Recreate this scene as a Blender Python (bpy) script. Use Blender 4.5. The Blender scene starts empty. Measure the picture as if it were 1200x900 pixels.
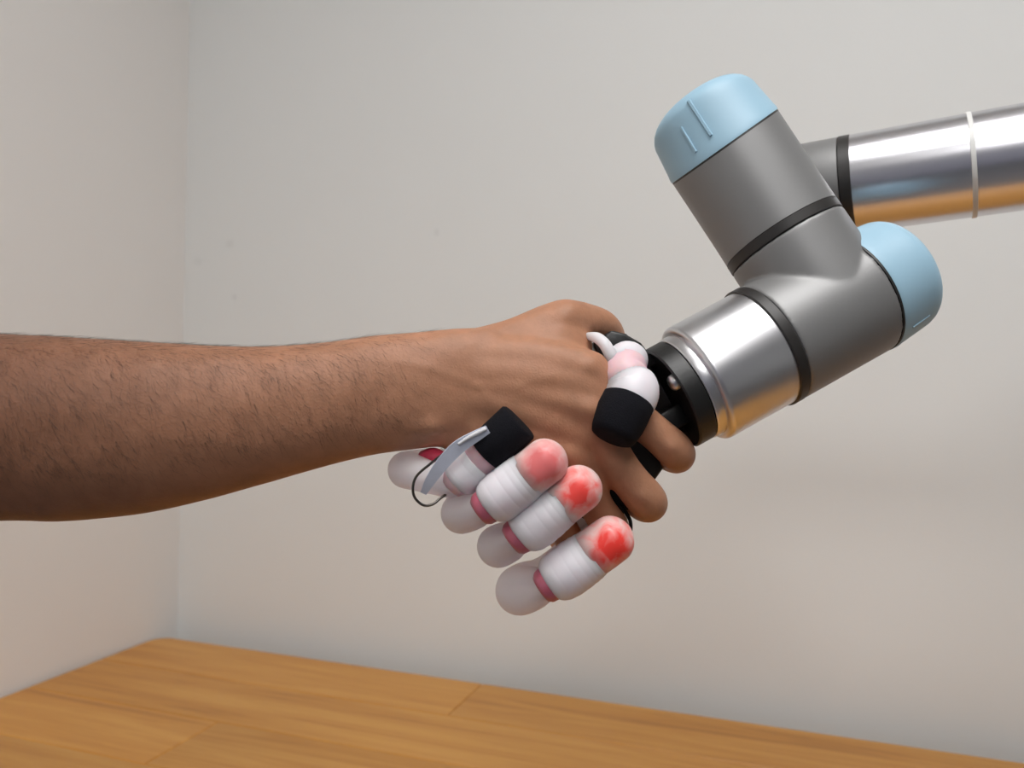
import bpy, bmesh, math, random
import numpy as np
from mathutils import Vector, Matrix, noise

random.seed(7)
scene = bpy.context.scene
COL = scene.collection

# ------------------------------------------------------------------ camera
CAM = Vector((0.0, 0.0, 1.2))
FPX = 970.0                      # focal length in pixels of the 1200 x 900 frame
TH = 0.020                       # slight roll of the hand-held camera
RV = Vector((math.cos(TH), 0, math.sin(TH)))
UV = Vector((-math.sin(TH), 0, math.cos(TH)))
FW = Vector((0, 1, 0))
cam = bpy.data.cameras.new('camera')
cam.sensor_width = 36.0
cam.lens = 36.0 * FPX / 1200.0
cam.clip_start = 0.02
cam.dof.use_dof = True
cam.dof.focus_distance = 0.46
cam.dof.aperture_fstop = 9.0
co = bpy.data.objects.new('camera', cam)
COL.objects.link(co)
co.matrix_world = Matrix((
    (RV.x, UV.x, -FW.x, CAM.x), (RV.y, UV.y, -FW.y, CAM.y), (RV.z, UV.z, -FW.z, CAM.z), (0, 0, 0, 1)))
scene.camera = co

# ------------------------------------------------------------------ world and exposure
w = bpy.data.worlds.new('world')
scene.world = w
w.use_nodes = True
w.node_tree.nodes['Background'].inputs[0].default_value = (0.9, 0.95, 1.0, 1)
w.node_tree.nodes['Background'].inputs[1].default_value = 0.3
scene.view_settings.view_transform = 'Standard'
scene.view_settings.look = 'None'
scene.view_settings.gamma = 1.0
scene.view_settings.use_curve_mapping = False
scene.view_settings.exposure = 0.24
scene.cycles.use_denoising = True
scene.cycles.max_bounces = 10
scene.cycles.transmission_bounces = 8
CEIL_LIGHT = 8.1                 # strength of the ceiling light panels


def P(x, y, d):
    """point at depth d (metres along the viewing axis) on the sight line of pixel x, y"""
    return CAM + FW * d + RV * ((x - 600.0) / FPX * d) - UV * ((y - 450.0) / FPX * d)


def px(n, d):
    return n * d / FPX


# ------------------------------------------------------------------ materials
def new_mat(name):
    m = bpy.data.materials.new(name)
    m.use_nodes = True
    nt = m.node_tree
    return m, nt, nt.nodes['Principled BSDF']


def node(nt, kind, **kw):
    n = nt.nodes.new(kind)
    for k, v in kw.items():
        if k in n.inputs.keys():
            n.inputs[k].default_value = v
        else:
            setattr(n, k, v)
    return n


def simple(name, color, rough=0.5, metal=0.0, bump=0.0, bscale=300.0, var=0.0, vscale=20.0, **kw):
    m, nt, b = new_mat(name)
    b.inputs['Roughness'].default_value = rough
    b.inputs['Metallic'].default_value = metal
    for k, v in kw.items():
        b.inputs[k.replace('_', ' ')].default_value = v
    tc = node(nt, 'ShaderNodeTexCoord')
    n = node(nt, 'ShaderNodeTexNoise', Scale=vscale, Detail=4.0)
    nt.links.new(tc.outputs['Object'], n.inputs['Vector'])
    mr = node(nt, 'ShaderNodeMapRange')
    mr.inputs['To Min'].default_value = 1 - var
    mr.inputs['To Max'].default_value = 1 + var
    nt.links.new(n.outputs['Fac'], mr.inputs['Value'])
    mx = node(nt, 'ShaderNodeVectorMath', operation='SCALE')
    mx.inputs[0].default_value = color
    nt.links.new(mr.outputs[0], mx.inputs['Scale'])
    nt.links.new(mx.outputs[0], b.inputs['Base Color'])
    if bump:
        nb = node(nt, 'ShaderNodeTexNoise', Scale=bscale, Detail=3.0)
        nt.links.new(tc.outputs['Object'], nb.inputs['Vector'])
        bp = node(nt, 'ShaderNodeBump', Strength=bump, Distance=0.001)
        nt.links.new(nb.outputs['Fac'], bp.inputs['Height'])
        nt.links.new(bp.outputs[0], b.inputs['Normal'])
    return m


M = {}
M['wall'] = simple('wall_paint', (0.812, 0.83, 0.822), 0.85, bump=0.15, bscale=220, var=0.015, vscale=2.5)
M['wall_side'] = simple('wall_paint_warm', (0.83, 0.815, 0.795), 0.85, bump=0.15, bscale=220, var=0.015, vscale=2.5)
M['wall_dark'] = simple('slate_wall_paint', (0.42, 0.43, 0.53), 0.8, var=0.02, vscale=2.5)
M['ceiling'] = simple('ceiling_paint', (0.8, 0.8, 0.79), 0.9, var=0.01)
M['floor'] = simple('floor_vinyl', (0.12, 0.12, 0.125), 0.5, var=0.1, vscale=6)
M['grey'] = simple('grey_anodised_housing', (0.25, 0.25, 0.25), 0.46, 0.4, bump=0.03, bscale=900, var=0.02)
M['seal'] = simple('black_rubber_seal', (0.022, 0.02, 0.019), 0.45)
M['blue'] = simple('light_blue_plastic', (0.345, 0.545, 0.68), 0.46, bump=0.02, bscale=1200, var=0.01)
M['alu'] = simple('turned_aluminium', (0.74, 0.74, 0.76), 0.33, 1.0, var=0.02)
M['tube'] = simple('polished_aluminium_tube', (0.74, 0.74, 0.775), 0.27, 1.0, var=0.02)
M['steel'] = simple('steel', (0.8, 0.8, 0.8), 0.3, 1.0)
M['wire'] = simple('dark_wire', (0.12, 0.11, 0.10), 0.3, 1.0)
M['black'] = simple('black_printed_plastic', (0.008, 0.008, 0.008), 0.42, bump=0.1, bscale=500)
M['fabric'] = simple('black_hook_and_loop', (0.005, 0.005, 0.008), 0.9, Specular_IOR_Level=0.2, bump=0.6, bscale=1500)
M['tie'] = simple('white_nylon', (0.75, 0.75, 0.73), 0.4)
M['strip'] = simple('grey_flex_strip', (0.62, 0.66, 0.78), 0.35, var=0.12, vscale=150)
M['strip_edge'] = simple('white_strip_lead', (0.72, 0.72, 0.74), 0.35)
M['hair'] = simple('dark_hair', (0.018, 0.011, 0.008), 0.5)
M['silicone'] = simple('milky_silicone', (0.80, 0.755, 0.80), 0.45, var=0.05, vscale=90,
                       Subsurface_Weight=0.9, Subsurface_Scale=0.014, Subsurface_Radius=(1.0, 0.85, 0.88))


def hazy(name, color, clear, rough=0.3, **kw):
    """cloudy see-through silicone: part of the light passes straight through the skin"""
    m = simple(name, color, rough, var=0.04, vscale=110, **kw)
    nt = m.node_tree
    b = nt.nodes['Principled BSDF']
    out = nt.nodes['Material Output']
    tr = node(nt, 'ShaderNodeBsdfTransparent')
    mx = node(nt, 'ShaderNodeMixShader')
    mx.inputs[0].default_value = clear
    tl = node(nt, 'ShaderNodeBsdfTranslucent')
    tl.inputs['Color'].default_value = (*color, 1)
    m2 = node(nt, 'ShaderNodeMixShader')
    m2.inputs[0].default_value = 0.42
    nt.links.new(b.outputs[0], m2.inputs[1])
    nt.links.new(tl.outputs[0], m2.inputs[2])
    nt.links.new(m2.outputs[0], mx.inputs[1])
    nt.links.new(tr.outputs[0], mx.inputs[2])
    nt.links.new(mx.outputs[0], out.inputs['Surface'])
    return m


M['silicone_clear'] = hazy('cloudy_silicone', (0.95, 0.93, 1.0), 0.15, Subsurface_Weight=0.8, Subsurface_Scale=0.016, Subsurface_Radius=(1.0, 0.9, 0.95))


def tip_mat(name, red, pale, amp, rx, rz, scale, seed):
    """pale silicone fingertip with an irregular blot of red pigment"""
    m, nt, b = new_mat(name)
    L = nt.links.new
    tc = node(nt, 'ShaderNodeTexCoord')
    off = node(nt, 'ShaderNodeVectorMath', operation='SUBTRACT')
    off.inputs[1].default_value = (0.5, 0.5, 0.5)
    L(tc.outputs['Generated'], off.inputs[0])
    sc = node(nt, 'ShaderNodeVectorMath', operation='MULTIPLY')
    sc.inputs[1].default_value = (1 / rx, 0.0, 1 / rz)
    L(off.outputs[0], sc.inputs[0])
    ln = node(nt, 'ShaderNodeVectorMath', operation='LENGTH')
    L(sc.outputs[0], ln.inputs[0])
    sh = node(nt, 'ShaderNodeVectorMath', operation='ADD')
    sh.inputs[1].default_value = (seed * 3.7, seed * 1.3, 0)
    L(tc.outputs['Generated'], sh.inputs[0])
    n = node(nt, 'ShaderNodeTexNoise', Scale=scale, Detail=3.0, Distortion=0.8)
    L(sh.outputs[0], n.inputs['Vector'])
    ma = node(nt, 'ShaderNodeMath', operation='MULTIPLY_ADD')
    ma.inputs[1].default_value = amp
    L(n.outputs['Fac'], ma.inputs[0])
    L(ln.outputs['Value'], ma.inputs[2])
    cr = node(nt, 'ShaderNodeValToRGB')
    e = cr.color_ramp.elements
    mid_ = tuple(red[i] * 0.55 + pale[i] * 0.45 for i in range(3))
    e[0].position, e[0].color = 0.40, (*red, 1)
    e[1].position, e[1].color = 0.66, (*pale, 1)
    k = e.new(0.52)
    k.color = (*mid_, 1)
    dv = node(nt, 'ShaderNodeMath', operation='MULTIPLY')
    dv.inputs[1].default_value = 0.5 / (0.85 + amp * 0.5)
    L(ma.outputs[0], dv.inputs[0])
    L(dv.outputs[0], cr.inputs['Fac'])
    L(cr.outputs[0], b.inputs['Base Color'])
    b.inputs['Roughness'].default_value = 0.38
    b.inputs['Subsurface Weight'].default_value = 0.6
    b.inputs['Subsurface Scale'].default_value = 0.003
    b.inputs['Subsurface Radius'].default_value = (1.0, 0.6, 0.6)
    return m


PALE = (0.88, 0.64, 0.61)
M['tip1'] = tip_mat('salmon_fingertip', (0.80, 0.20, 0.20), PALE, 0.7, 0.45, 0.46, 4.0, 1)
M['tip2'] = tip_mat('red_blot_fingertip', (0.93, 0.085, 0.07), PALE, 1.5, 0.42, 0.36, 3.4, 2)
M['tip3'] = tip_mat('bright_red_blot_fingertip', (0.95, 0.06, 0.045), PALE, 1.7, 0.42, 0.42, 3.2, 5)
M['neck'] = simple('rose_silicone', (0.52, 0.13, 0.19), 0.28, var=0.25, vscale=120, Subsurface_Weight=0.3, Subsurface_Scale=0.004)
M['neck_red'] = simple('red_silicone', (0.62, 0.05, 0.10), 0.28, var=0.2, vscale=120)
M['blush'] = simple('pale_pink_silicone', (0.82, 0.55, 0.59), 0.45, var=0.1, vscale=120, Subsurface_Weight=0.4, Subsurface_Scale=0.006)


def skin_mat():
    m, nt, b = new_mat('brown_skin')
    L = nt.links.new
    geo = node(nt, 'ShaderNodeNewGeometry')
    sep = node(nt, 'ShaderNodeSeparateXYZ')
    L(geo.outputs['Position'], sep.inputs[0])
    # forearm's own darker tone, plus light falling off to the left painted in
    mr = node(nt, 'ShaderNodeMapRange', interpolation_type='SMOOTHSTEP')
    mr.inputs['From Min'].default_value = -0.27
    mr.inputs['From Max'].default_value = 0.0
    n1 = node(nt, 'ShaderNodeTexNoise', Scale=28.0, Detail=5.0, Roughness=0.6)
    L(geo.outputs['Position'], n1.inputs['Vector'])
    ad = node(nt, 'ShaderNodeMath', operation='MULTIPLY_ADD')
    ad.inputs[1].default_value = 0.06
    L(n1.outputs['Fac'], ad.inputs[0])
    L(sep.outputs['X'], ad.inputs[2])
    L(ad.outputs[0], mr.inputs['Value'])
    mix = node(nt, 'ShaderNodeMix', data_type='RGBA')
    mix.inputs['A'].default_value = (0.185, 0.080, 0.044, 1)
    mix.inputs['B'].default_value = (0.425, 0.207, 0.12, 1)
    L(mr.outputs[0], mix.inputs['Factor'])
    # blotches
    n2 = node(nt, 'ShaderNodeTexNoise', Scale=70.0, Detail=6.0, Roughness=0.65)
    L(geo.outputs['Position'], n2.inputs['Vector'])
    mr2 = node(nt, 'ShaderNodeMapRange')
    mr2.inputs['From Min'].default_value = 0.3
    mr2.inputs['From Max'].default_value = 0.7
    mr2.inputs['To Min'].default_value = 0.86
    mr2.inputs['To Max'].default_value = 1.12
    L(n2.outputs['Fac'], mr2.inputs['Value'])
    sc = node(nt, 'ShaderNodeVectorMath', operation='SCALE')
    L(mix.outputs['Result'], sc.inputs[0])
    L(mr2.outputs[0], sc.inputs['Scale'])
    L(sc.outputs[0], b.inputs['Base Color'])
    b.inputs['Roughness'].default_value = 0.52
    b.inputs['Subsurface Weight'].default_value = 0.12
    b.inputs['Subsurface Scale'].default_value = 0.003
    b.inputs['Subsurface Radius'].default_value = (1.0, 0.35, 0.2)
    b.inputs['Specular IOR Level'].default_value = 0.35
    vo = node(nt, 'ShaderNodeTexVoronoi', Scale=520.0, feature='DISTANCE_TO_EDGE')
    L(geo.outputs['Position'], vo.inputs['Vector'])
    n3 = node(nt, 'ShaderNodeTexNoise', Scale=160.0, Detail=4.0)
    L(geo.outputs['Position'], n3.inputs['Vector'])
    add = node(nt, 'ShaderNodeMath', operation='MULTIPLY_ADD')
    add.inputs[1].default_value = 0.6
    L(vo.outputs['Distance'], add.inputs[0])
    L(n3.outputs['Fac'], add.inputs[2])
    bp = node(nt, 'ShaderNodeBump', Strength=0.2, Distance=0.0012)
    L(add.outputs[0], bp.inputs['Height'])
    L(bp.outputs[0], b.inputs['Normal'])
    return m


M['skin'] = skin_mat()


def wood_mat():
    m, nt, b = new_mat('oiled_pine')
    L = nt.links.new
    tc = node(nt, 'ShaderNodeTexCoord')
    oi = node(nt, 'ShaderNodeObjectInfo')
    off = node(nt, 'ShaderNodeVectorMath', operation='SCALE')
    off.inputs[0].default_value = (37.0, 19.0, 5.0)
    L(oi.outputs['Random'], off.inputs['Scale'])
    ad = node(nt, 'ShaderNodeVectorMath', operation='ADD')
    L(tc.outputs['Object'], ad.inputs[0])
    L(off.outputs[0], ad.inputs[1])
    mp = node(nt, 'ShaderNodeMapping')
    mp.inputs['Scale'].default_value = (1.3, 16.0, 16.0)
    L(ad.outputs[0], mp.inputs['Vector'])
    n1 = node(nt, 'ShaderNodeTexNoise', Scale=2.0, Detail=6.0, Roughness=0.6, Distortion=0.7)
    L(mp.outputs[0], n1.inputs['Vector'])
    mp2 = node(nt, 'ShaderNodeMapping')
    mp2.inputs['Scale'].default_value = (2.0, 75.0, 75.0)
    L(ad.outputs[0], mp2.inputs['Vector'])
    n2 = node(nt, 'ShaderNodeTexNoise', Scale=2.0, Detail=4.0, Roughness=0.6, Distortion=0.3)
    L(mp2.outputs[0], n2.inputs['Vector'])
    mx = node(nt, 'ShaderNodeMath', operation='MULTIPLY_ADD')
    mx.inputs[1].default_value = 0.35
    L(n2.outputs['Fac'], mx.inputs[0])
    L(n1.outputs['Fac'], mx.inputs[2])
    cr = node(nt, 'ShaderNodeValToRGB')
    e = cr.color_ramp.elements
    e[0].position, e[0].color = 0.42, (0.38, 0.155, 0.026, 1)
    e[1].position, e[1].color = 0.86, (0.64, 0.32, 0.075, 1)
    k = e.new(0.60)
    k.color = (0.55, 0.245, 0.046, 1)
    L(mx.outputs[0], cr.inputs['Fac'])
    # board to board difference
    mr = node(nt, 'ShaderNodeMapRange')
    mr.inputs['To Min'].default_value = 0.88
    mr.inputs['To Max'].default_value = 1.1
    L(oi.outputs['Random'], mr.inputs['Value'])
    sc = node(nt, 'ShaderNodeVectorMath', operation='SCALE')
    L(cr.outputs[0], sc.inputs[0])
    L(mr.outputs[0], sc.inputs['Scale'])
    L(sc.outputs[0], b.inputs['Base Color'])
    b.inputs['Roughness'].default_value = 0.42
    bp = node(nt, 'ShaderNodeBump', Strength=0.12, Distance=0.001)
    L(mx.outputs[0], bp.inputs['Height'])
    L(bp.outputs[0], b.inputs['Normal'])
    return m


M['wood'] = wood_mat()


def emit(name, color, strength):
    m, nt, b = new_mat(name)
    b.inputs['Base Color'].default_value = (0.8, 0.8, 0.8, 1)
    b.inputs['Emission Color'].default_value = (*color, 1)
    b.inputs['Emission Strength'].default_value = strength
    return m


M['lamp'] = emit('lit_diffuser', (1.0, 0.985, 0.975), CEIL_LIGHT)

# ------------------------------------------------------------------ object helpers
WM = {}


def tag(o, label=None, cat=None, group=None, kind=None):
    for k, v in (('label', label), ('category', cat), ('group', group), ('kind', kind)):
        if v:
            o[k] = v
    return o


def place(o, mw, parent):
    WM[o.name] = mw
    if parent is not None:
        o.parent = parent
        o.matrix_basis = WM[parent.name].inverted() @ mw
    else:
        o.matrix_basis = mw


def empty(name, loc, rz=0.0, parent=None):
    o = bpy.data.objects.new(name, None)
    o.empty_display_size = 0.02
    COL.objects.link(o)
    place(o, Matrix.Translation(loc) @ Matrix.Rotation(rz, 4, 'Z'), parent)
    return o


def mk(name, geo, mat, parent=None, frame=None, smooth=True, angle=None):
    """geo = (verts in world space, faces); the object's origin is its centre unless a frame is given"""
    verts, faces = geo
    verts = [Vector(v) for v in verts]
    if frame is None:
        lo = Vector([min(v[i] for v in verts) for i in range(3)])
        hi = Vector([max(v[i] for v in verts) for i in range(3)])
        frame = Matrix.Translation((lo + hi) / 2)
    inv = frame.inverted()
    me = bpy.data.meshes.new(name)
    me.from_pydata([inv @ v for v in verts], [], faces)
    bm = bmesh.new()
    bm.from_mesh(me)
    bmesh.ops.recalc_face_normals(bm, faces=bm.faces)
    bm.to_mesh(me)
    bm.free()
    me.materials.append(mat)
    if smooth:
        if angle is None:
            me.shade_smooth()
        else:
            me.shade_smooth()
            me.set_sharp_from_angle(angle=math.radians(angle))
    o = bpy.data.objects.new(name, me)
    COL.objects.link(o)
    place(o, frame, parent)
    return o


def merge(*geos):
    V, F = [], []
    for v, f in geos:
        k = len(V)
        V += list(v)
        F += [tuple(i + k for i in q) for q in f]
    return V, F


def frame_from(axis, hint=Vector((0, -1, 0))):
    a = axis.normalized()
    u = hint - a * hint.dot(a)
    if u.length < 1e-4:
        u = Vector((0, 0, 1)) - a * a.z
    u.normalize()
    return a, u, a.cross(u).normalized()


def revolve(org, axis, prof, n=64, shear=None, hint=Vector((0, -1, 0))):
    """prof: list of (s, r) along axis. shear: list of 0..1 per profile row - how far the row follows the slanted plane normal"""
    a, u, v = frame_from(axis, hint)
    V, F = [], []
    rows = []
    for k, (s, r) in enumerate(prof):
        if r < 1e-7:
            rows.append([len(V)])
            V.append(org + a * s)
            continue
        row = []
        for i in range(n):
            t = 2 * math.pi * i / n
            wv = (u * math.cos(t) + v * math.sin(t)) * r
            ss = s
            if shear and shear[1][k]:
                nn = shear[0]
                ss = s - shear[1][k] * wv.dot(nn) / a.dot(nn)
            row.append(len(V))
            V.append(org + a * ss + wv)
        rows.append(row)
    for A, B in zip(rows, rows[1:]):
        for i in range(n):
            j = (i + 1) % n
            if len(A) == 1 and len(B) == 1:
                continue
            if len(A) == 1:
                F.append((A[0], B[i], B[j]))
            elif len(B) == 1:
                F.append((A[i], B[0], A[j]))
            else:
                F.append((A[i], B[i], B[j], A[j]))
    return V, F


def catmull(arr, res):
    arr = np.array(arr, float)
    n = len(arr)
    out = []
    for i in range(n - 1):
        p0 = arr[max(i - 1, 0)]
        p1, p2 = arr[i], arr[i + 1]
        p3 = arr[min(i + 2, n - 1)]
        for k in range(res):
            t = k / res
            out.append(0.5 * (2 * p1 + (p2 - p0) * t + (2 * p0 - 5 * p1 + 4 * p2 - p3) * t * t + (3 * p1 - p0 - 3 * p2 + p3) * t ** 3))
    out.append(arr[-1])
    return np.array(out)


def sweep(pts, radii, n=20, res=6, cap='round', squash=None):
    """round tube along points with a radius per point; squash=(vector, factor) flattens along a direction"""
    data = catmull([[*p, r] for p, r in zip(pts, radii)], res) if res > 1 else np.array([[*p, r] for p, r in zip(pts, radii)])
    C = [Vector(d[:3]) for d in data]
    R = [max(d[3], 1e-5) for d in data]
    if cap == 'round':
        for end in (0, 1):
            c, r = (C[0], R[0]) if end == 0 else (C[-1], R[-1])
            t = (C[0] - C[1]).normalized() if end == 0 else (C[-1] - C[-2]).normalized()
            ex = [(c + t * r * math.sin(q), r * math.cos(q)) for q in (0.35, 0.7, 1.0, 1.25, 1.42, 1.53)]
            for cc, rr in ex:
                if end == 0:
                    C.insert(0, cc); R.insert(0, rr)
                else:
                    C.append(cc); R.append(rr)
    V, F = [], []
    u = None
    m = len(C)
    for i in range(m):
        t = (C[min(i + 1, m - 1)] - C[max(i - 1, 0)])
        t.normalize()
        if u is None:
            _, u, _ = frame_from(t)
        else:
            u = (u - t * u.dot(t)).normalized()
        v = t.cross(u)
        for k in range(n):
            q = 2 * math.pi * k / n
            d = (u * math.cos(q) + v * math.sin(q)) * R[i]
            if squash:
                sv, sf = squash
                d = d - sv * d.dot(sv) * (1 - sf)
            V.append(C[i] + d)
    for i in range(m - 1):
        for k in range(n):
            j = (k + 1) % n
            F.append((i * n + k, i * n + j, (i + 1) * n + j, (i + 1) * n + k))
    F.append(tuple(range(n)))
    F.append(tuple((m - 1) * n + k for k in range(n)))
    return V, F


def box(c, ax, ay, az):
    """box with centre and three half-axis vectors"""
    V = [c + ax * i + ay * j + az * k for k in (-1, 1) for j in (-1, 1) for i in (-1, 1)]
    F = [(0, 1, 3, 2), (4, 5, 7, 6), (0, 1, 5, 4), (2, 3, 7, 6), (0, 2, 6, 4), (1, 3, 7, 5)]
    return V, F


def bevel(o, width, segs=2, angle=40):
    bm = bmesh.new()
    bm.from_mesh(o.data)
    es = [e for e in bm.edges if len(e.link_faces) == 2 and e.calc_face_angle(0) > math.radians(angle)]
    bmesh.ops.bevel(bm, geom=es, offset=width, segments=segs, affect='EDGES', profile=0.5)
    bm.to_mesh(o.data)
    bm.free()
    o.data.shade_smooth()
    o.data.set_sharp_from_angle(angle=math.radians(50))
    return o


def remesh(o, voxel, smooth=6, factor=0.5):
    md = o.modifiers.new('r', 'REMESH')
    md.mode = 'VOXEL'
    md.voxel_size = voxel
    md.use_smooth_shade = True
    if smooth:
        ms = o.modifiers.new('s', 'SMOOTH')
        ms.factor = factor
        ms.iterations = smooth
    dg = bpy.context.evaluated_depsgraph_get()
    me = bpy.data.meshes.new_from_object(o.evaluated_get(dg))
    mats = [m for m in o.data.materials]
    o.modifiers.clear()
    o.data = me
    me.materials.clear()
    for m in mats:
        me.materials.append(m)
    me.shade_smooth()
    return o


# ------------------------------------------------------------------ the room
E1 = Vector((0.9453, -0.3262, 0))     # along the back wall, to the right and towards the camera
E2 = Vector((-0.3262, -0.9453, 0))    # along the left wall, towards the camera
RZ = math.atan2(E1.y, E1.x)
TABLE_H = 0.75
K = Vector((-0.603, 1.438, 0))        # table corner in the corner of the room
WC = K - E2 * 0.05 - E1 * 0.006       # corner of the room
LX, LY, H = 4.6, 5.0, 2.6
UPZ = Vector((0, 0, 1))
T = 0.05


def slab(name, c, hx, hy, hz, mat):
    o = mk(name, box(c, E1 * hx, E2 * hy, UPZ * hz), mat, None,
           Matrix.Translation(c) @ Matrix.Rotation(RZ, 4, 'Z'), smooth=False)
    return tag(o, kind='structure')


slab('floor', WC + E1 * LX / 2 + E2 * LY / 2 - UPZ * T, LX / 2 + 2 * T, LY / 2 + 2 * T, T, M['floor'])
slab('ceiling', WC + E1 * LX / 2 + E2 * LY / 2 + UPZ * (H + T), LX / 2 + 2 * T, LY / 2 + 2 * T, T, M['ceiling'])
slab('wall_back', WC + E1 * LX / 2 - E2 * T + UPZ * H / 2, LX / 2 + 2 * T, T, H / 2, M['wall'])
slab('wall_left', WC + E2 * LY / 2 - E1 * T + UPZ * H / 2, T, LY / 2, H / 2, M['wall_side'])
slab('wall_right', WC + E2 * LY / 2 + E1 * (LX + T) + UPZ * H / 2, T, LY / 2, H / 2, M['wall'])
slab('wall_front', WC + E1 * LX / 2 + E2 * (LY + T) + UPZ * H / 2, LX / 2 + 2 * T, T, H / 2, M['wall_dark'])

# faint scuffs on the back wall near the corner
def scuff(mat, pts):
    nt = mat.node_tree
    b = nt.nodes['Principled BSDF']
    src = b.inputs['Base Color'].links[0].from_socket
    geo = node(nt, 'ShaderNodeNewGeometry')
    nz = node(nt, 'ShaderNodeTexNoise', Scale=70.0, Detail=3.0)
    nt.links.new(geo.outputs['Position'], nz.inputs['Vector'])
    fac = None
    for p, r, dk in pts:
        d = node(nt, 'ShaderNodeVectorMath', operation='DISTANCE')
        d.inputs[1].default_value = p
        nt.links.new(geo.outputs['Position'], d.inputs[0])
        w1 = node(nt, 'ShaderNodeMath', operation='MULTIPLY_ADD')
        w1.inputs[1].default_value = r * 2.2
        nt.links.new(nz.outputs['Fac'], w1.inputs[0])
        nt.links.new(d.outputs['Value'], w1.inputs[2])
        mr = node(nt, 'ShaderNodeMapRange')
        mr.inputs['From Min'].default_value = r * 1.2
        mr.inputs['From Max'].default_value = r * 2.2
        mr.inputs['To Min'].default_value = 1 - dk
        mr.inputs['To Max'].default_value = 1.0
        nt.links.new(w1.outputs[0], mr.inputs['Value'])
        if fac is None:
            fac = mr.outputs[0]
        else:
            mu = node(nt, 'ShaderNodeMath', operation='MULTIPLY')
            nt.links.new(fac, mu.inputs[0])
            nt.links.new(mr.outputs[0], mu.inputs[1])
            fac = mu.outputs[0]
    sc = node(nt, 'ShaderNodeVectorMath', operation='SCALE')
    nt.links.new(src, sc.inputs[0])
    nt.links.new(fac, sc.inputs['Scale'])
    nt.links.new(sc.outputs[0], b.inputs['Base Color'])


def on_back_wall(x, y):
    dv = P(x, y, 1.0) - CAM
    return CAM + dv * ((WC - CAM).dot(E2) / dv.dot(E2))


scuff(M['wall'], [(on_back_wall(268, 286), 0.010, 0.06), (on_back_wall(274, 348), 0.006, 0.09), (on_back_wall(512, 272), 0.006, 0.08),
                  (on_back_wall(232, 306), 0.010, 0.05)])

# ceiling light panels
for i, (a, b, lab) in enumerate(((1.3, 1.32, 'square ceiling light panel above the robot arm'),
                                 (1.5, 3.0, 'square ceiling light panel behind the place of the camera'))):
    c = WC + E1 * a + E2 * b + UPZ * (H - 0.02)
    r = empty('ceiling_light', c + UPZ * 0.02, RZ)
    tag(r, lab, 'light', 'ceiling light panels')
    s = 0.47
    mk('frame', merge(*[box(c + E1 * x + E2 * y, E1 * hx, E2 * hy, UPZ * 0.02) for x, y, hx, hy in
                        ((-s, 0, 0.015, s), (s, 0, 0.015, s), (0, -s, s, 0.015), (0, s, s, 0.015))]), M['tie'], r, smooth=False)
    mk('diffuser', box(c + UPZ * 0.002, E1 * (s - 0.015), E2 * (s - 0.015), UPZ * 0.006), M['lamp'], r, smooth=False)

# ------------------------------------------------------------------ table
TL, TW, TT = 1.6, 0.78, 0.032
tab = empty('wooden_table', K + E1 * TL / 2 + E2 * TW / 2, RZ)
tag(tab, 'honey-coloured wooden table standing in the corner of the room', 'table')


def board(x0, x1, y0, y1, corner=None):
    """one board of the top, in metres along E1 and E2 from the table corner"""
    g = 0.0004
    x0 += g; x1 -= g; y0 += g; y1 -= g
    pts = [(x0, y0), (x1, y0), (x1, y1), (x0, y1)]
    if corner == 'back':
        rr = 0.028
        pts = [(x0 + rr - rr * math.cos(q), y0 + rr - rr * math.sin(q)) for q in np.linspace(0, math.pi / 2, 7)] + pts[1:]
    z0, z1, ch = TABLE_H - TT, TABLE_H, 0.0016
    V, F = [], []
    cx, cy = (x0 + x1) / 2, (y0 + y1) / 2
    n = len(pts)
    for zz, ins in ((z0, 0), (z1 - ch, 0), (z1, ch)):
        for (x, y) in pts:
            dx = -ins if x > cx else ins
            dy = -ins if y > cy else ins
            V.append(K + E1 * (x + dx) + E2 * (y + dy) + UPZ * zz)
    for r in (0, 1):
        for i in range(n):
            j = (i + 1) % n
            F.append((r * n + i, r * n + j, (r + 1) * n + j, (r + 1) * n + i))
    F.append(tuple(range(n)))
    F.append(tuple(2 * n + i for i in range(n)))
    c = K + E1 * cx + E2 * cy + UPZ * (z0 + z1) / 2
    mk('board', (V, F), M['wood'], tab, Matrix.Translation(c) @ Matrix.Rotation(RZ, 4, 'Z'), smooth=False)


rows = [0.0, 0.13, 0.26, 0.39, 0.52, 0.65, TW]
cuts = [[0.60], [1.05], [0.33, 1.2], [0.8], [0.5, 1.3], [0.95]]
for i in range(len(rows) - 1):
    xs = [0.0] + cuts[i] + [TL]
    for k in range(len(xs) - 1):
        board(xs[k], xs[k + 1], rows[i], rows[i + 1], 'back' if (i == 0 and k == 0) else None)
for x in (0.06, TL - 0.06):
    for y in (0.06, TW - 0.06):
        mk('leg', box(K + E1 * x + E2 * y + UPZ * (TABLE_H - TT) / 2, E1 * 0.03, E2 * 0.03, UPZ * (TABLE_H - TT) / 2), M['wood'], tab,
           Matrix.Translation(K + E1 * x + E2 * y + UPZ * 0.36) @ Matrix.Rotation(RZ, 4, 'Z') @ Matrix.Rotation(math.pi / 2, 4, 'Y'), smooth=False)
for y in (0.06, TW - 0.06):
    c = K + E1 * TL / 2 + E2 * y + UPZ * (TABLE_H - TT - 0.045)
    mk('apron', box(c, E1 * (TL / 2 - 0.09), E2 * 0.011, UPZ * 0.045), M['wood'], tab, Matrix.Translation(c) @ Matrix.Rotation(RZ, 4, 'Z'), smooth=False)
for x in (0.06, TL - 0.06):
    c = K + E1 * x + E2 * TW / 2 + UPZ * (TABLE_H - TT - 0.045)
    mk('apron', box(c, E1 * 0.011, E2 * (TW / 2 - 0.09), UPZ * 0.045), M['wood'], tab,
       Matrix.Translation(c) @ Matrix.Rotation(RZ + math.pi / 2, 4, 'Z'), smooth=False)

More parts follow.
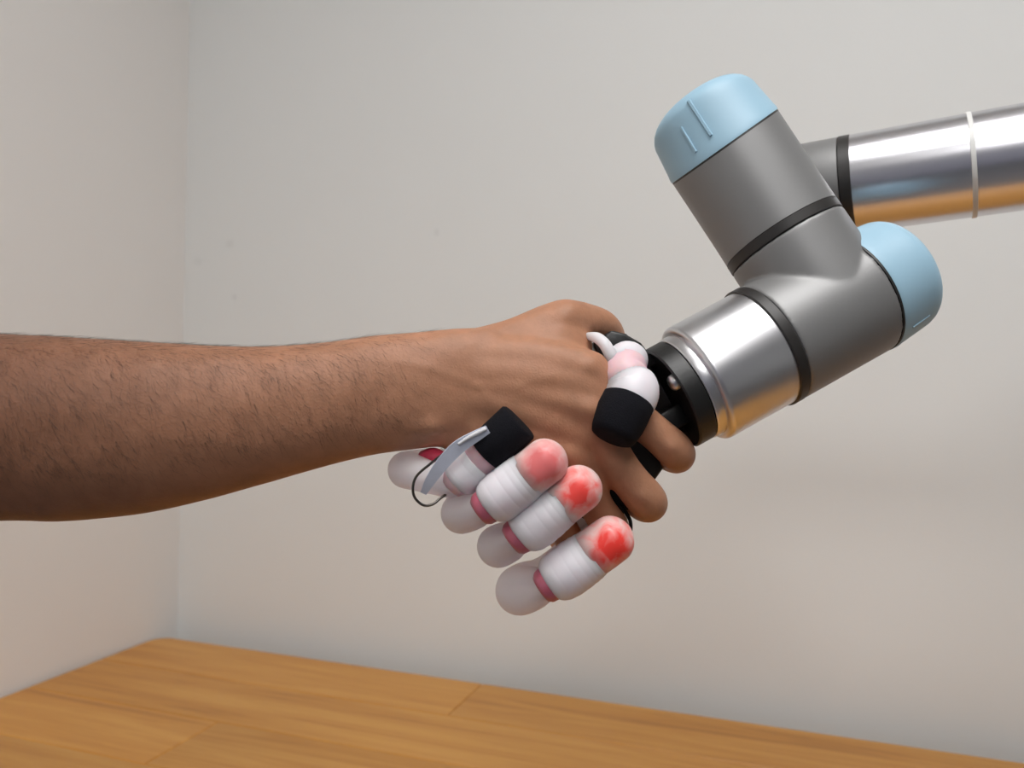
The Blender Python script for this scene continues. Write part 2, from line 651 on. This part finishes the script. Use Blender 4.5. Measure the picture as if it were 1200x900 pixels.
# ------------------------------------------------------------------ robot arm
J = P(974, 363, 0.490)               # where the two wrist axes meet
S = P(849, 174, 0.512)               # centre of the upper lid seam
FL = P(807, 444, 0.477)              # end of the silver tool flange
AX = (S - J).normalized()
BX = (FL - J)
BX = (BX - AX * BX.dot(AX)).normalized()   # towards the hand
RW = 0.0372                          # wrist housing radius
base_loc = Vector((0.80, 0.66, TABLE_H))
arm = empty('robot_arm', base_loc)
tag(arm, 'grey and silver industrial robot arm with light blue joint caps', 'robot arm')


def proj_s(org, axis, x, y):
    """distance along a 3D axis whose picture is closest to pixel x, y"""
    best, bs = 1e9, 0
    for i in range(-400, 400):
        s = i * 0.0005
        q = org + axis * s - CAM
        d = q.dot(FW)
        X = 600 + q.dot(RV) / d * FPX
        Y = 450 - q.dot(UV) / d * FPX
        e = (X - x) ** 2 + (Y - y) ** 2
        if e < best:
            best, bs = e, s
    return bs


sA_ring = proj_s(J, AX, 918, 279)
sA_seam = proj_s(J, AX, 849, 174)
sB_ring = proj_s(J, BX, 893, 402)
sB_end = proj_s(J, BX, 807, 444)
sB_seam = proj_s(J, BX, 1005, 348)
RH = 0.0033                          # half width of the seals
vS = (CAM - (J + AX * sA_seam)).normalized()
nS = (AX - vS * AX.dot(vS)).normalized()

# elbow housing (wrist three): two crossing cylinders blended into one casting
g = merge(
    revolve(J, BX, [(sB_seam, 0), (sB_seam, RW), (0, RW), (sB_ring - RH, RW), (sB_ring - RH, 0)], 72),
    revolve(J, AX, [(0, 0), (0, RW * 0.985), (sA_ring - RH, RW * 0.985), (sA_ring - RH, 0)], 72))
o = mk('elbow_housing', g, M['grey'], arm)
remesh(o, 0.0011, 8, 0.5)
# upper housing with the slanted lid seam and its stub towards the forearm
WX = (FW - AX * FW.dot(AX)).normalized()     # wrist one axis, away from the camera
mid = J + AX * (sA_ring + sA_seam) * 0.5
gh = revolve(J, AX, [(sA_ring + RH, 0), (sA_ring + RH, RW * 0.985), (sA_ring + 0.02, RW * 0.985), (sA_seam, RW), (sA_seam, 0)], 72,
             shear=(nS, [0, 0, 0, 1, 0]))
mk('wrist_housing', gh, M['grey'], arm, angle=35)


def ring(org, axis, s, r, hw, name='seal_ring', mat='seal'):
    return mk(name, revolve(org, axis, [(s - hw, r * 0.9), (s - hw, r - 0.0006), (s - hw + 0.0006, r), (s + hw - 0.0006, r), (s + hw, r - 0.0006), (s + hw, r * 0.9)], 72),
              M[mat], arm, angle=35)


ring(J, AX, sA_ring, RW * 0.99, RH)
ring(J, BX, sB_ring, RW * 1.005, RH)


def lid_profile(s0, sg, h, r):
    p = [(s0, 0.0), (s0, r * 1.008), (s0 + sg * 0.002, r * 1.012), (s0 + sg * 0.0045, r * 1.0)]
    fil = 0.013
    p.append((s0 + sg * (h - fil), r * 0.955))
    for q in np.linspace(0.2, math.pi / 2, 7):
        p.append((s0 + sg * (h - fil + fil * math.sin(q)), r * 0.955 - fil + fil * math.cos(q)))
    p.append((s0 + sg * (h + 0.0015), r * 0.3))
    p.append((s0 + sg * (h + 0.0018), 0.0))
    return p


# seams and lids
mk('seam_gasket', revolve(J, AX, [(sA_seam - 0.0002, RW * 0.8), (sA_seam - 0.0002, RW * 1.001), (sA_seam + 0.0011, RW * 1.001), (sA_seam + 0.0011, RW * 0.8)], 72,
                          shear=(nS, [1, 1, 1, 1])), M['seal'], arm, angle=35)
pr = lid_profile(sA_seam + 0.001, 1, 0.0325, RW)
lidA = mk('joint_cap', revolve(J, AX, pr, 72, shear=(nS, [1, 1, 1, 1] + [0.25] + [0] * (len(pr) - 5))), M['blue'], arm, angle=50)
lidA['label'] = 'light blue plastic cap on the upper wrist joint'
mk('seam_gasket', revolve(J, BX, [(sB_seam + 0.0002, RW * 0.8), (sB_seam + 0.0002, RW * 1.002), (sB_seam - 0.0012, RW * 1.002), (sB_seam - 0.0012, RW * 0.8)], 72), M['seal'], arm, angle=35)
lidB = mk('joint_cap', revolve(J, BX, lid_profile(sB_seam - 0.001, -1, 0.0355, RW), 72), M['blue'], arm, angle=50)
lidB['label'] = 'light blue plastic cap on the elbow of the wrist'


def cap_rib(org, axis, s0, s1, x, y, r0, r1, wd, name, parent):
    """raised rib lying along the side of a lid at the meridian nearest to the camera ray of pixel x, y"""
    a = axis.normalized()
    best = None
    _, u, v = frame_from(a)
    for i in range(360):
        t = math.radians(i)
        wv = u * math.cos(t) + v * math.sin(t)
        p = org + a * (s0 + s1) / 2 + wv * r0
        q = p - CAM
        if wv.dot(q) > 0:
            continue
        d = q.dot(FW)
        e = (600 + q.dot(RV) / d * FPX - x) ** 2 + (450 - q.dot(UV) / d * FPX - y) ** 2
        if best is None or e < best[0]:
            best = (e, wv.copy())
    wv = best[1]
    tv = a.cross(wv)
    p0, p1 = org + a * s0 + wv * r0, org + a * s1 + wv * r1
    V = [p + tv * sx + wv * h for p in (p0, p1) for sx, h in ((-wd, -0.001), (-wd * 0.5, 0.0007), (wd * 0.5, 0.0007), (wd, -0.001))]
    F = [(0, 1, 5, 4), (1, 2, 6, 5), (2, 3, 7, 6), (0, 1, 2, 3), (4, 5, 6, 7), (0, 3, 7, 4)]
    mk(name, (V, F), M['blue'], parent, smooth=False)


cap_rib(J, AX, sA_seam + 0.0, sA_seam + 0.026, 822, 142, RW * 0.998, RW * 0.945, 0.0014, 'rib', lidA)
cap_rib(J, AX, sA_seam - 0.002, sA_seam + 0.016, 808, 165, RW * 1.0, RW * 0.965, 0.0010, 'rib', lidA)
cap_rib(J, BX, sB_seam - 0.007, sB_seam - 0.020, 1066, 374, RW * 0.998, RW * 0.957, 0.0008, 'rib', lidB)

# tool flange
Rf = RW * 0.97
sb = sB_ring + RH
fl = [(sb, 0), (sb, Rf), (sB_end - 0.0045, Rf)]
for q in np.linspace(0.2, math.pi / 2, 6):
    fl.append((sB_end - 0.0045 + 0.0035 * math.sin(q), Rf - 0.0035 + 0.0035 * math.cos(q)))
fl += [(sB_end - 0.001, Rf * 0.885), (sB_end + 0.0035, Rf * 0.88), (sB_end + 0.0045, Rf * 0.86), (sB_end + 0.0045, 0)]
mk('tool_flange', revolve(J, BX, fl, 72), M['alu'], arm, angle=50)

# forearm
F0 = P(994, 217, 0.615)
F1 = P(1200, 184, 0.565)
FX = (F1 - F0).normalized()
RT = 0.0358
WJ = F0 - FX * 0.045                   # end of the forearm, where wrist one turns
mk('forearm_end_housing', revolve(F0, FX, [(-0.074, 0), (-0.074, RT * 0.7), (-0.071, RT * 0.88), (-0.064, RT), (-0.0045, RT), (-0.0045, 0)], 64), M['grey'], arm, angle=50)
wv_ = WJ - mid
mk('wrist_stub', revolve(mid, wv_.normalized(), [(0.02, 0), (0.02, 0.028), (wv_.length - 0.01, 0.028), (wv_.length - 0.01, 0)], 48), M['grey'], arm, angle=35)
ring(F0, FX, 0.0, RT * 1.01, 0.0042)
TLEN = 0.30
mk('forearm_tube', revolve(F0, FX, [(0.004, 0), (0.004, RT), (TLEN, RT), (TLEN, 0)], 96), M['tube'], arm, angle=35)
s_tie = proj_s(F0, FX, 1138, 195)
mk('cable_tie', revolve(F0, FX, [(s_tie - 0.0016, RT), (s_tie - 0.0014, RT + 0.0008), (s_tie + 0.0014, RT + 0.0008), (s_tie + 0.0016, RT)], 72), M['tie'], arm, angle=35)

# elbow, upper arm, shoulder and base, out of the picture to the right
EL = F0 + FX * (TLEN + 0.05)
ring(F0, FX, TLEN, RT * 1.02, 0.0042)
o = mk('elbow_joint', merge(revolve(F0, FX, [(TLEN + 0.004, 0), (TLEN + 0.004, RT), (TLEN + 0.06, RT), (TLEN + 0.06, 0)], 48),
                            revolve(EL, FW, [(-0.055, 0), (-0.055, 0.046), (0.06, 0.046), (0.06, 0)], 48)), M['grey'], arm)
remesh(o, 0.002, 5)
mk('joint_cap', revolve(EL, FW, lid_profile(-0.055, -1, 0.03, 0.046), 48), M['blue'], arm, angle=50)
EU = EL + FW * 0.115
SH = Vector((base_loc.x, EU.y, TABLE_H + 0.12))
ux = (SH - EU).normalized()
mk('elbow_joint', revolve(EL, FW, [(0.062, 0), (0.062, 0.046), (0.155, 0.046), (0.155, 0)], 48), M['grey'], arm, angle=35)
ul = (SH - EU).length
mk('upper_arm_tube', revolve(EU, ux, [(0.03, 0), (0.03, 0.041), (ul - 0.03, 0.041), (ul - 0.03, 0)], 64), M['tube'], arm, angle=35)
mk('shoulder_housing', revolve(SH, FW, [(-0.145, 0), (-0.145, 0.056), (0.06, 0.056), (0.06, 0)], 56), M['grey'], arm, angle=35)
mk('joint_cap', revolve(SH, FW, lid_profile(0.06, 1, 0.032, 0.056), 48), M['blue'], arm, angle=50)
bb = Vector((SH.x, SH.y - 0.09, TABLE_H))
mk('base', revolve(bb, UPZ, [(0, 0), (0, 0.075), (0.012, 0.075), (0.014, 0.062), (0.09, 0.058), (0.09, 0)], 56), M['grey'], arm, angle=35)

# ------------------------------------------------------------------ person: forearm and right hand
def loft(st, n=40):
    """st rows: x, top, bottom (pixels), depth, half thickness in metres"""
    st = catmull(st, 5)
    V, F = [], []
    for i, (x, t, b, d, hd) in enumerate(st):
        c = P(x, (t + b) / 2, d)
        hv = UV * px((b - t) / 2, d)
        for k in range(n):
            q = 2 * math.pi * k / n
            cs, sn = math.cos(q), math.sin(q)
            e = 0.92
            cs = math.copysign(abs(cs) ** e, cs)
            sn = math.copysign(abs(sn) ** e, sn)
            V.append(c + hv * cs + FW * hd * sn)
    m = len(st)
    for i in range(m - 1):
        for k in range(n):
            j = (k + 1) % n
            F.append((i * n + k, i * n + j, (i + 1) * n + j, (i + 1) * n + k))
    F.append(tuple(range(n)))
    F.append(tuple((m - 1) * n + k for k in range(n)))
    return V, F


fore = loft([
    (-460, 420, 600, 0.425, 0.034), (-430, 395, 625, 0.425, 0.043), (-300, 384, 632, 0.425, 0.048), (-150, 386, 615, 0.427, 0.046),
    (0, 391, 609, 0.430, 0.043), (100, 396, 609, 0.433, 0.040), (200, 402, 596, 0.436, 0.036), (300, 406, 570, 0.440, 0.030),
    (380, 401, 547, 0.444, 0.026), (440, 393, 533, 0.447, 0.0225), (500, 388, 525, 0.450, 0.0205), (545, 384, 521, 0.452, 0.018), (580, 384, 520, 0.453, 0.013)])


def ch(pts, n=18, res=4):
    """finger chain: px x, px y, depth, radius in mm"""
    return sweep([P(a, b, c) for a, b, c, r in pts], [r / 1000.0 for a, b, c, r in pts], n, res)


hand = [
    # palm: metacarpals, index to little finger
    ch([(520, 425, .454, 14), (600, 423, .451, 14.0), (655, 428, .450, 13.2), (691, 435, .451, 11.6)]),
    ch([(520, 448, .453, 14.5), (600, 458, .448, 14.0), (660, 470, .447, 13.0), (696, 481, .448, 12.0)]),
    ch([(515, 472, .453, 14), (590, 493, .450, 13.6), (640, 515, .450, 12.6), (672, 532, .452, 11.6)]),
    ch([(510, 488, .455, 14), (570, 518, .454, 13.4), (612, 548, .456, 12.2), (640, 572, .460, 10.8)]),
    ch([(540, 440, .464, 15), (620, 460, .464, 14), (680, 490, .462, 12)]),
    ch([(530, 480, .464, 14), (590, 510, .464, 14), (640, 545, .464, 11)]),
    # flesh filling the back of the hand between the metacarpals
    ch([(525, 437, .451, 14), (600, 441, .4478, 13.8), (650, 446, .4465, 12.6), (688, 458, .448, 11)]),
    ch([(520, 460, .451, 14), (595, 475, .4473, 13.6), (645, 492, .4468, 12.2), (680, 507, .449, 10.6)]),
    ch([(515, 480, .453, 14), (580, 506, .4505, 13.2), (624, 530, .451, 12.0), (654, 553, .454, 10.4)]),
    # index finger
    ch([(691, 435, .451, 11.6), (735, 480, .456, 10.6), (770, 509, .459, 10.2), (790, 527, .463, 10.9), (794, 535, .475, 10.0), (785, 535, .492, 9.2),
        (772, 528, .512, 8.8), (752, 512, .522, 8.0), (735, 500, .526, 7.2)]),
    # middle finger
    ch([(696, 481, .448, 12.0), (715, 528, .452, 11.2), (736, 560, .455, 10.8), (757, 585, .459, 11.4), (760, 592, .471, 10.4), (752, 592, .490, 9.6),
        (742, 584, .512, 9.0), (722, 566, .524, 8.2), (702, 552, .528, 7.4)]),
    # ring finger
    ch([(672, 532, .452, 11.6), (688, 570, .458, 10.4), (702, 598, .462, 10.0), (716, 618, .466, 10.6), (718, 625, .478, 9.8), (710, 625, .494, 9.0),
        (698, 615, .512, 8.6), (680, 598, .522, 7.8), (662, 585, .526, 7.0)]),
    # little finger
    ch([(640, 572, .460, 10.8), (652, 602, .467, 9.0), (662, 622, .471, 8.6), (670, 637, .474, 9.0), (672, 642, .484, 8.4), (666, 640, .498, 7.8),
        (656, 632, .512, 7.4), (640, 616, .520, 6.8), (628, 606, .524, 6.0)]),
    # thumb
    ch([(540, 420, .458, 15), (600, 402, .462, 13.5), (640, 385, .466, 13.6), (662, 377, .468, 13.2)]),
    ch([(662, 377, .468, 13.2), (684, 377, .474, 11.2), (703, 382, .482, 10.4), (713, 391, .492, 9.8), (715, 400, .508, 9.4), (708, 408, .522, 8.0)]),
    # web between thumb and index finger
    ch([(600, 412, .458, 13), (645, 402, .460, 12.5), (668, 402, .462, 10.5), (677, 406, .464, 9)]),
    # wrist bone on the little finger side
    ch([(478, 492, .440, 10), (505, 495, .440, 9)]),
]
pers = mk('person', merge(fore, *hand), M['skin'])
tag(pers, 'bare brown forearm reaching in from the left, right hand gripped in a handshake', 'person')
remesh(pers, 0.0013, 34, 0.5)
# knuckle, tendon and vein relief
me = pers.data
cw = WM[pers.name].translation
tend = [((600, 423), (692, 428)), ((585, 455), (688, 478)), ((575, 487), (664, 528)), ((565, 510), (632, 566))]
vein = [((500, 430), (560, 452)), ((560, 452), (610, 452)), ((610, 452), (650, 440)), ((470, 425), (500, 430)), ((560, 452), (600, 500))]
knk = [((692, 432), 15), ((694, 480), 14), ((670, 532), 13), ((662, 372), 13), ((786, 524), 9), ((754, 583), 9)]


def segd(x, y, s):
    (ax, ay), (bx, by) = s
    t = max(0, min(1, ((x - ax) * (bx - ax) + (y - ay) * (by - ay)) / ((bx - ax) ** 2 + (by - ay) ** 2)))
    return math.hypot(x - ax - t * (bx - ax), y - ay - t * (by - ay)), t


nrm = [v.normal.copy() for v in me.vertices]
for v, n in zip(me.vertices, nrm):
    p = v.co + cw
    if n.y > 0.1:
        continue
    q = p - CAM
    X = 600 + q.dot(RV) / q.y * FPX
    Y = 450 - q.dot(UV) / q.y * FPX
    h = 0.0
    if X > 430:
        for s in tend:
            d, t = segd(X, Y, s)
            h += 0.0004 * math.exp(-(d / 9.0) ** 2) * (0.3 + 0.7 * t)
        for s in vein:
            d, t = segd(X, Y, s)
            h += 0.00028 * math.exp(-(d / 6.0) ** 2)
        for (a, b), r in knk:
            h += 0.0012 * math.exp(-((X - a) ** 2 + (Y - b) ** 2) / (r * r))
    h += 0.0006 * noise.noise(p * 45.0)
    v.co += n * h * min(1.0, max(0.0, (0.1 - n.y) / 0.4))
me.update()

# hairs of the forearm: separate tapering strands rooted in the skin
random.seed(3)
polys = [f for f in me.polygons if f.normal.y < 0.35]
HV, HF = [], []
cnt = 0
while cnt < 4200:
    f = random.choice(polys)
    c = f.center + cw
    q = c - CAM
    X = 600 + q.dot(RV) / q.y * FPX
    if X < -60 or X > 520:
        continue
    dens = 1.0 if X < 440 else (520 - X) / 80.0
    if random.random() > dens:
        continue
    n = f.normal
    if n.z < -0.45 + random.random() * 0.2:
        continue
    d = Vector((0.55, 0, -0.75)) + Vector((random.uniform(-.35, .35), random.uniform(-.2, .2), random.uniform(-.35, .35)))
    d = (d - n * d.dot(n)).normalized()
    L = random.uniform(0.005, 0.011)
    r = random.uniform(0.00004, 0.00007)
    lift = random.uniform(0.08, 0.3)
    side = d.cross(n).normalized()
    bend = random.uniform(-0.3, 0.3)
    k0 = len(HV)
    for i, t in enumerate((0.0, 0.35, 0.7, 1.0)):
        p = c + d * L * t + n * (L * lift * (t - 0.45 * t * t)) + side * L * bend * t * t - n * 0.0004 * (1 - t)
        rr = r * (1 - t * 0.85)
        for (a, b) in ((1, 0), (-0.5, 0.87), (-0.5, -0.87)):
            HV.append(p + (side * a + n * b) * rr)
        if i:
            b0, b1 = k0 + (i - 1) * 3, k0 + i * 3
            for k in range(3):
                HF.append((b0 + k, b0 + (k + 1) % 3, b1 + (k + 1) % 3, b1 + k))
    cnt += 1
hair = mk('arm_hair', (HV, HF), M['hair'], pers)
hair['kind'] = 'stuff'
hair['label'] = 'fine dark hairs on the forearm'

# ------------------------------------------------------------------ soft robot hand
hnd = empty('soft_robot_hand', FL + BX * 0.0045)
tag(hnd, 'soft robotic hand with milky silicone fingers and red tips, bolted to the robot flange', 'robot hand')

# mounting disc with a stepped face
s0 = sB_end + 0.0045
Rd = 0.0312
mount = mk('mounting_plate', revolve(J, BX, [(s0, 0), (s0, Rd - 0.001), (s0 + 0.001, Rd), (s0 + 0.0105, Rd), (s0 + 0.0115, Rd - 0.001), (s0 + 0.0115, Rd * 0.95),
                                             (s0 + 0.0100, Rd * 0.94), (s0 + 0.0100, 0)], 64), M['black'], hnd, angle=35)


def hit_plane(x, y, org, nrm_):
    dv = (P(x, y, 1.0) - CAM)
    t = (org - CAM).dot(nrm_) / dv.dot(nrm_)
    return CAM + dv * t


scp = hit_plane(792, 447, J + BX * (s0 + 0.0100), BX)
scr = mk('screw', revolve(scp, BX, [(-0.001, 0), (-0.001, 0.0046), (0.0022, 0.0046), (0.0036, 0.0036), (0.0042, 0.0020), (0.0043, 0)], 20), M['steel'], mount, angle=40)


def extrude(poly, d0, d1):
    n = len(poly)
    V = [P(x, y, d0) for x, y in poly] + [P(x, y, d0) + FW * (d1 - d0) for x, y in poly]
    F = [tuple(range(n)), tuple(range(n, 2 * n))] + [(i, (i + 1) % n, (i + 1) % n + n, i + n) for i in range(n)]
    return V, F


palm = mk('palm', extrude([(716, 400), (735, 392), (752, 402), (764, 418), (775, 440), (796, 470), (804, 496), (781, 545), (768, 563), (737, 598), (722, 612),
                           (690, 612), (652, 590), (640, 550), (655, 480), (690, 425)], 0.4815, 0.504), M['black'], hnd)
bevel(palm, 0.0022, 2)
# bracket between plate and palm
b0, b1 = J + BX * (s0 + 0.004) + FW * 0.012, P(745, 480, 0.496)
bx_ = (b1 - b0)
bl = bx_.length / 2
bx_ = bx_.normalized()
_, bu, bv = frame_from(bx_)
br = mk('bracket', box((b0 + b1) / 2, bx_ * bl, bu * 0.010, bv * 0.023), M['black'], hnd)
bevel(br, 0.002, 2)
tabp = P(764, 420, 0.477)
tb = mk('bracket_tab', box(tabp, BX * 0.010, UV * 0.004, FW * 0.008), M['black'], hnd)
bevel(tb, 0.001, 2)
tb2 = mk('bracket_tab', box(P(786, 490, 0.474), BX * 0.011, BX.cross(FW).normalized() * 0.006, FW * 0.010), M['black'], hnd)
bevel(tb2, 0.001, 2)
# thin cable hanging by the ring finger
mk('cable', sweep([P(724, 590, .484), P(733, 600, .478), P(739, 613, .476), P(737, 630, .480), P(725, 640, .49)], [0.0011] * 5, 10, 8), M['black'], hnd)


def interp(a, b, t):
    return a + (b - a) * t


def pod(a, axis, prof, n=40, wob=0.0, seed=0):
    """revolved pod with a slight irregularity of the hand-made silicone"""
    V, F = revolve(a, axis, prof, n)
    if wob:
        V = [v + (v - (a + axis * (v - a).dot(axis))).normalized() * wob * noise.noise(v * 70.0 + Vector((seed, 0, 0))) if (v - (a + axis * (v - a).dot(axis))).length > 1e-6 else v for v in V]
    return V, F


def barrel(s0, s1, r, ribs, amp, cnt=60, r0=0.55, r1=1.0, rise=0.34, bulge=0.0):
    """profile of a wound sleeve: rounded lower end, lightly creased barrel"""
    pr = [(s0, 0.0)]
    for i in range(cnt + 1):
        t = i / cnt
        rr = r * (1 + bulge * math.sin(math.pi * min(1.0, t * 1.05)) ** 0.8)
        if t < rise:
            k = 1 - t / rise
            rr *= (r0 + (1 - r0) * math.sqrt(max(0.0, 1 - k * k)))
        if t > 0.9:
            rr *= r1 + (1 - r1) * (1 - t) / 0.1
        if 0.16 < t < 0.95:
            rr += amp * (abs(math.sin((t + 0.06 * math.sin(7 * t)) * ribs * math.pi)) ** 0.5 - 0.6)
        pr.append((s0 + (s1 - s0) * t, rr))
    pr.append((s1, 0.0))
    return pr


def dome(s0, s1, r, r0=0.95, n=12):
    pr = [(s0, 0.0), (s0, r * r0)]
    st = s1 - r * 0.95
    pr.append((interp(s0, st, 0.5), r * (r0 + 1) / 2))
    for i in range(n + 1):
        q = i / n * math.pi / 2
        pr.append((st + (s1 - st) * math.sin(q), r * math.cos(q) if i < n else 0.0))
    return pr


def blob(center, rads, ax, seed, amp=0.22, n=20):
    a, u, v = frame_from(ax)
    V, F = [], []
    for i in range(n + 1):
        ph = math.pi * i / n
        for k in range(n):
            t = 2 * math.pi * k / n
            d = a * math.cos(ph) * rads[0] + u * math.sin(ph) * math.cos(t) * rads[1] + v * math.sin(ph) * math.sin(t) * rads[2]
            f = 1 + amp * noise.noise((d / max(rads)) * 3.4 + Vector((seed * 3.1, seed, 0)))
            V.append(center + d * f)
    for i in range(n):
        for k in range(n):
            j = (k + 1) % n
            F.append((i * n + k, i * n + j, (i + 1) * n + j, (i + 1) * n + k))
    return V, F


def soft_finger(base, tip, r, mid, midr, root, seed, core='tip1', split=0.55, neckm='neck'):
    """base, tip: ends of the visible end pod (px, px, depth); r in metres; mid: middle pod; root: list of way points to the palm"""
    A, B = P(*base), P(*tip)
    ax = (B - A).normalized()
    L = (B - A).length
    m = P(*mid)
    # hollow body: from the palm through the middle pod to the neck
    pts = [P(*q) for q in root]
    rad = [0.0105] * len(root)
    prev = pts[-1]
    for t, k in ((0.45, 0.80), (0.75, 0.98)):
        pts.append(prev.lerp(m, t)); rad.append(midr * k)
    pts.append(m); rad.append(midr)
    nk = A - ax * 0.002
    pts.append(m.lerp(nk, 0.55)); rad.append(midr * 0.86)
    pts.append(nk); rad.append(r * 0.62)
    fin = mk('finger', sweep(pts, rad, 28, 7), M['silicone_clear'], hnd)
    mk('neck', pod(A, ax, [(-0.005, 0), (-0.005, r * 0.62), (-0.003, r * 0.74), (0.001, r * 0.80), (0.004, r * 0.76), (0.006, 0)], 36, 0.0008, seed), M[neckm], fin)
    mk('wound_sleeve', pod(A, ax, barrel(0.0, L * split, r * 1.01, 6.0, 0.00026, 60, 0.66, 0.99, 0.30, 0.09), 40, 0.0007, seed + 5), M['silicone'], fin)
    # fingertip in its own frame: z along the finger, -y towards the near side
    yv = (FW - ax * FW.dot(ax)).normalized()
    xv = yv.cross(ax)
    c = A + ax * (L * (split + 1) / 2)
    fm = Matrix(((xv.x, yv.x, ax.x, c.x), (xv.y, yv.y, ax.y, c.y), (xv.z, yv.z, ax.z, c.z), (0, 0, 0, 1)))
    mk('fingertip', pod(A, ax, dome(L * split - 0.002, L, r * 1.0, 1.0), 40, 0.0004, seed + 9), M[core], fin, fm)
    return fin, A, ax, L


soft_finger((570, 594, .424), (660, 525, .421), 0.0119, (541, 601, .447), 0.0113, [(690, 560, .494), (640, 575, .494), (590, 588, .490)], 1, 'tip1')
soft_finger((608, 628, .430), (700, 556, .427), 0.0123, (584, 640, .453), 0.0117, [(700, 585, .495), (660, 608, .496), (625, 622, .492)], 2, 'tip2', split=0.56)
soft_finger((643, 684, .436), (738, 617, .433), 0.0127, (609, 692, .458), 0.0135, [(715, 605, .496), (680, 640, .497), (650, 665, .494)], 3, 'tip3', split=0.54)

# first finger: tip held under a black strap, with a sensor strip and a bent wire
A, B = P(533, 566, .432), P(606, 497, .427)
ax = (B - A).normalized()
L = (B - A).length
rf = 0.0102
f1 = mk('finger', sweep([P(690, 530, .494), P(620, 540, .494), P(540, 545, .490), P(500, 548, .476), P(477, 550, .460), P(484, 553, .450), P(505, 560, .440), P(528, 567, .434)],
                        [.0105, .0105, .0105, .0108, .0104, .0098, .0085, .0075], 28, 7), M['silicone_clear'], hnd)
mk('neck', sweep([P(497, 534, .452), P(507, 533, .449), P(518, 536, .446)], [.0032, .004, .0034], 20, 6), M['neck_red'], f1)
mk('neck', pod(A, ax, [(-0.003, 0), (-0.003, rf * 0.66), (0.002, rf * 0.9), (0.007, rf * 0.85), (0.007, 0)], 36, 0.0006, 3), M['blush'], f1)
mk('wound_sleeve', pod(A, ax, barrel(0.0, L * 0.36, rf * 1.04, 3.0, 0.0002), 40, 0.0006, 11), M['silicone'], f1)
mk('fingertip', pod(A, ax, [(L * 0.34, 0), (L * 0.34, rf * 0.93), (L * 0.6, rf * 0.9), (L * 0.96, rf * 0.8), (L, 0)], 36, 0.0004, 4), M['blush'], f1)
_, fu, fv = frame_from(ax)
strap = [(L * 0.50, 0), (L * 0.50, rf * 1.08), (L * 0.52, rf * 1.17), (L * 0.75, rf * 1.16), (L * 1.02, rf * 1.14), (L * 1.04, rf * 1.06), (L * 1.05, 0)]
mk('strap', pod(A, ax, strap, 36, 0.0010, 21), M['fabric'], f1, angle=50)
# flat sensor strip on top of the finger
sp = [P(572, 503, .418), P(556, 512, .4175), P(536, 525, .418), P(518, 544, .419), P(505, 562, .421), P(496, 578, .424)]
wd = [px(5, .42), px(7, .42), px(8.5, .42), px(8, .42), px(6.5, .42), px(4, .42)]
V, F = [], []
sp_ = catmull([[*p, w_] for p, w_ in zip(sp, wd)], 5)
for i, d in enumerate(sp_):
    c = Vector(d[:3])
    t = Vector(sp_[min(i + 1, len(sp_) - 1)][:3]) - Vector(sp_[max(i - 1, 0)][:3])
    t.normalize()
    sd = t.cross(FW).normalized()
    sd = (sd + FW * 0.35).normalized()
    nn = t.cross(sd).normalized()
    for a_, b_ in ((-1, -1), (1, -1), (1, 1), (-1, 1)):
        V.append(c + sd * a_ * d[3] + nn * b_ * 0.0004)
for i in range(len(sp_) - 1):
    for k in range(4):
        j = (k + 1) % 4
        F.append((i * 4 + k, i * 4 + j, (i + 1) * 4 + j, (i + 1) * 4 + k))
F += [(0, 1, 2, 3), tuple(len(V) - 4 + k for k in range(4))]
strip = mk('sensor_strip', (V, F), M['strip'], f1, angle=40)
mk('sensor_lead', sweep([P(568, 503, .4165), P(552, 511, .416), P(538, 520, .4165)], [.0011, .0010, .0007], 10, 5), M['strip_edge'], f1)
mk('wire_loop', sweep([P(556, 508, .4195), P(530, 524, .4195), P(505, 543, .4195), P(489, 557, .420), P(484, 570, .420), P(486, 583, .421), P(496, 592, .422), P(507, 591, .424), P(516, 584, .427),
                       P(526, 577, .431)], [.0007] * 10, 10, 7), M['wire'], f1)

# thumb of the robot hand
th = mk('thumb', sweep([P(742, 421, .472), P(738, 422, .464), P(734, 424, .457), P(732, 433, .451), P(736, 447, .447), P(741, 457, .444), P(738, 470, .440), P(733, 480, .438), P(729, 490, .436)],
                       [.0085, .0104, .0113, .0112, .0126, .0143, .0138, .012, .0112], 30, 6), M['silicone'], hnd)
mk('blush_band', sweep([P(733, 431, .4522), P(732, 436, .4503), P(733, 441, .4487)], [.0116, .0121, .0126], 30, 5), M['blush'], th)
tA, tB = P(737, 468, .437), P(717, 514, .430)
tax = (tB - tA).normalized()
tL = (tB - tA).length
mk('strap', pod(tA, tax, [(0, 0), (0, .0128), (.0007, .0136), (tL * .35, .0139), (tL * .62, .0136), (tL * .86, .0128), (tL * .96, .0116), (tL * 1.0, .0095), (tL * 1.02, 0)], 36, 0.0012, 31), M['fabric'], th, angle=60)
mk('air_tube', sweep([P(690, 394, .460), P(700, 396, .4525), P(709, 404, .449), P(715, 415, .448), P(720, 428, .448)], [.0022, .0030, .0033, .0034, .0036], 16, 7), M['silicone'], th)
tm = mk('thumb_mount', extrude([(695, 402), (716, 387), (734, 391), (757, 411), (752, 422), (716, 426), (701, 420)], 0.460, 0.4795), M['black'], hnd)
bevel(tm, 0.0015, 2)
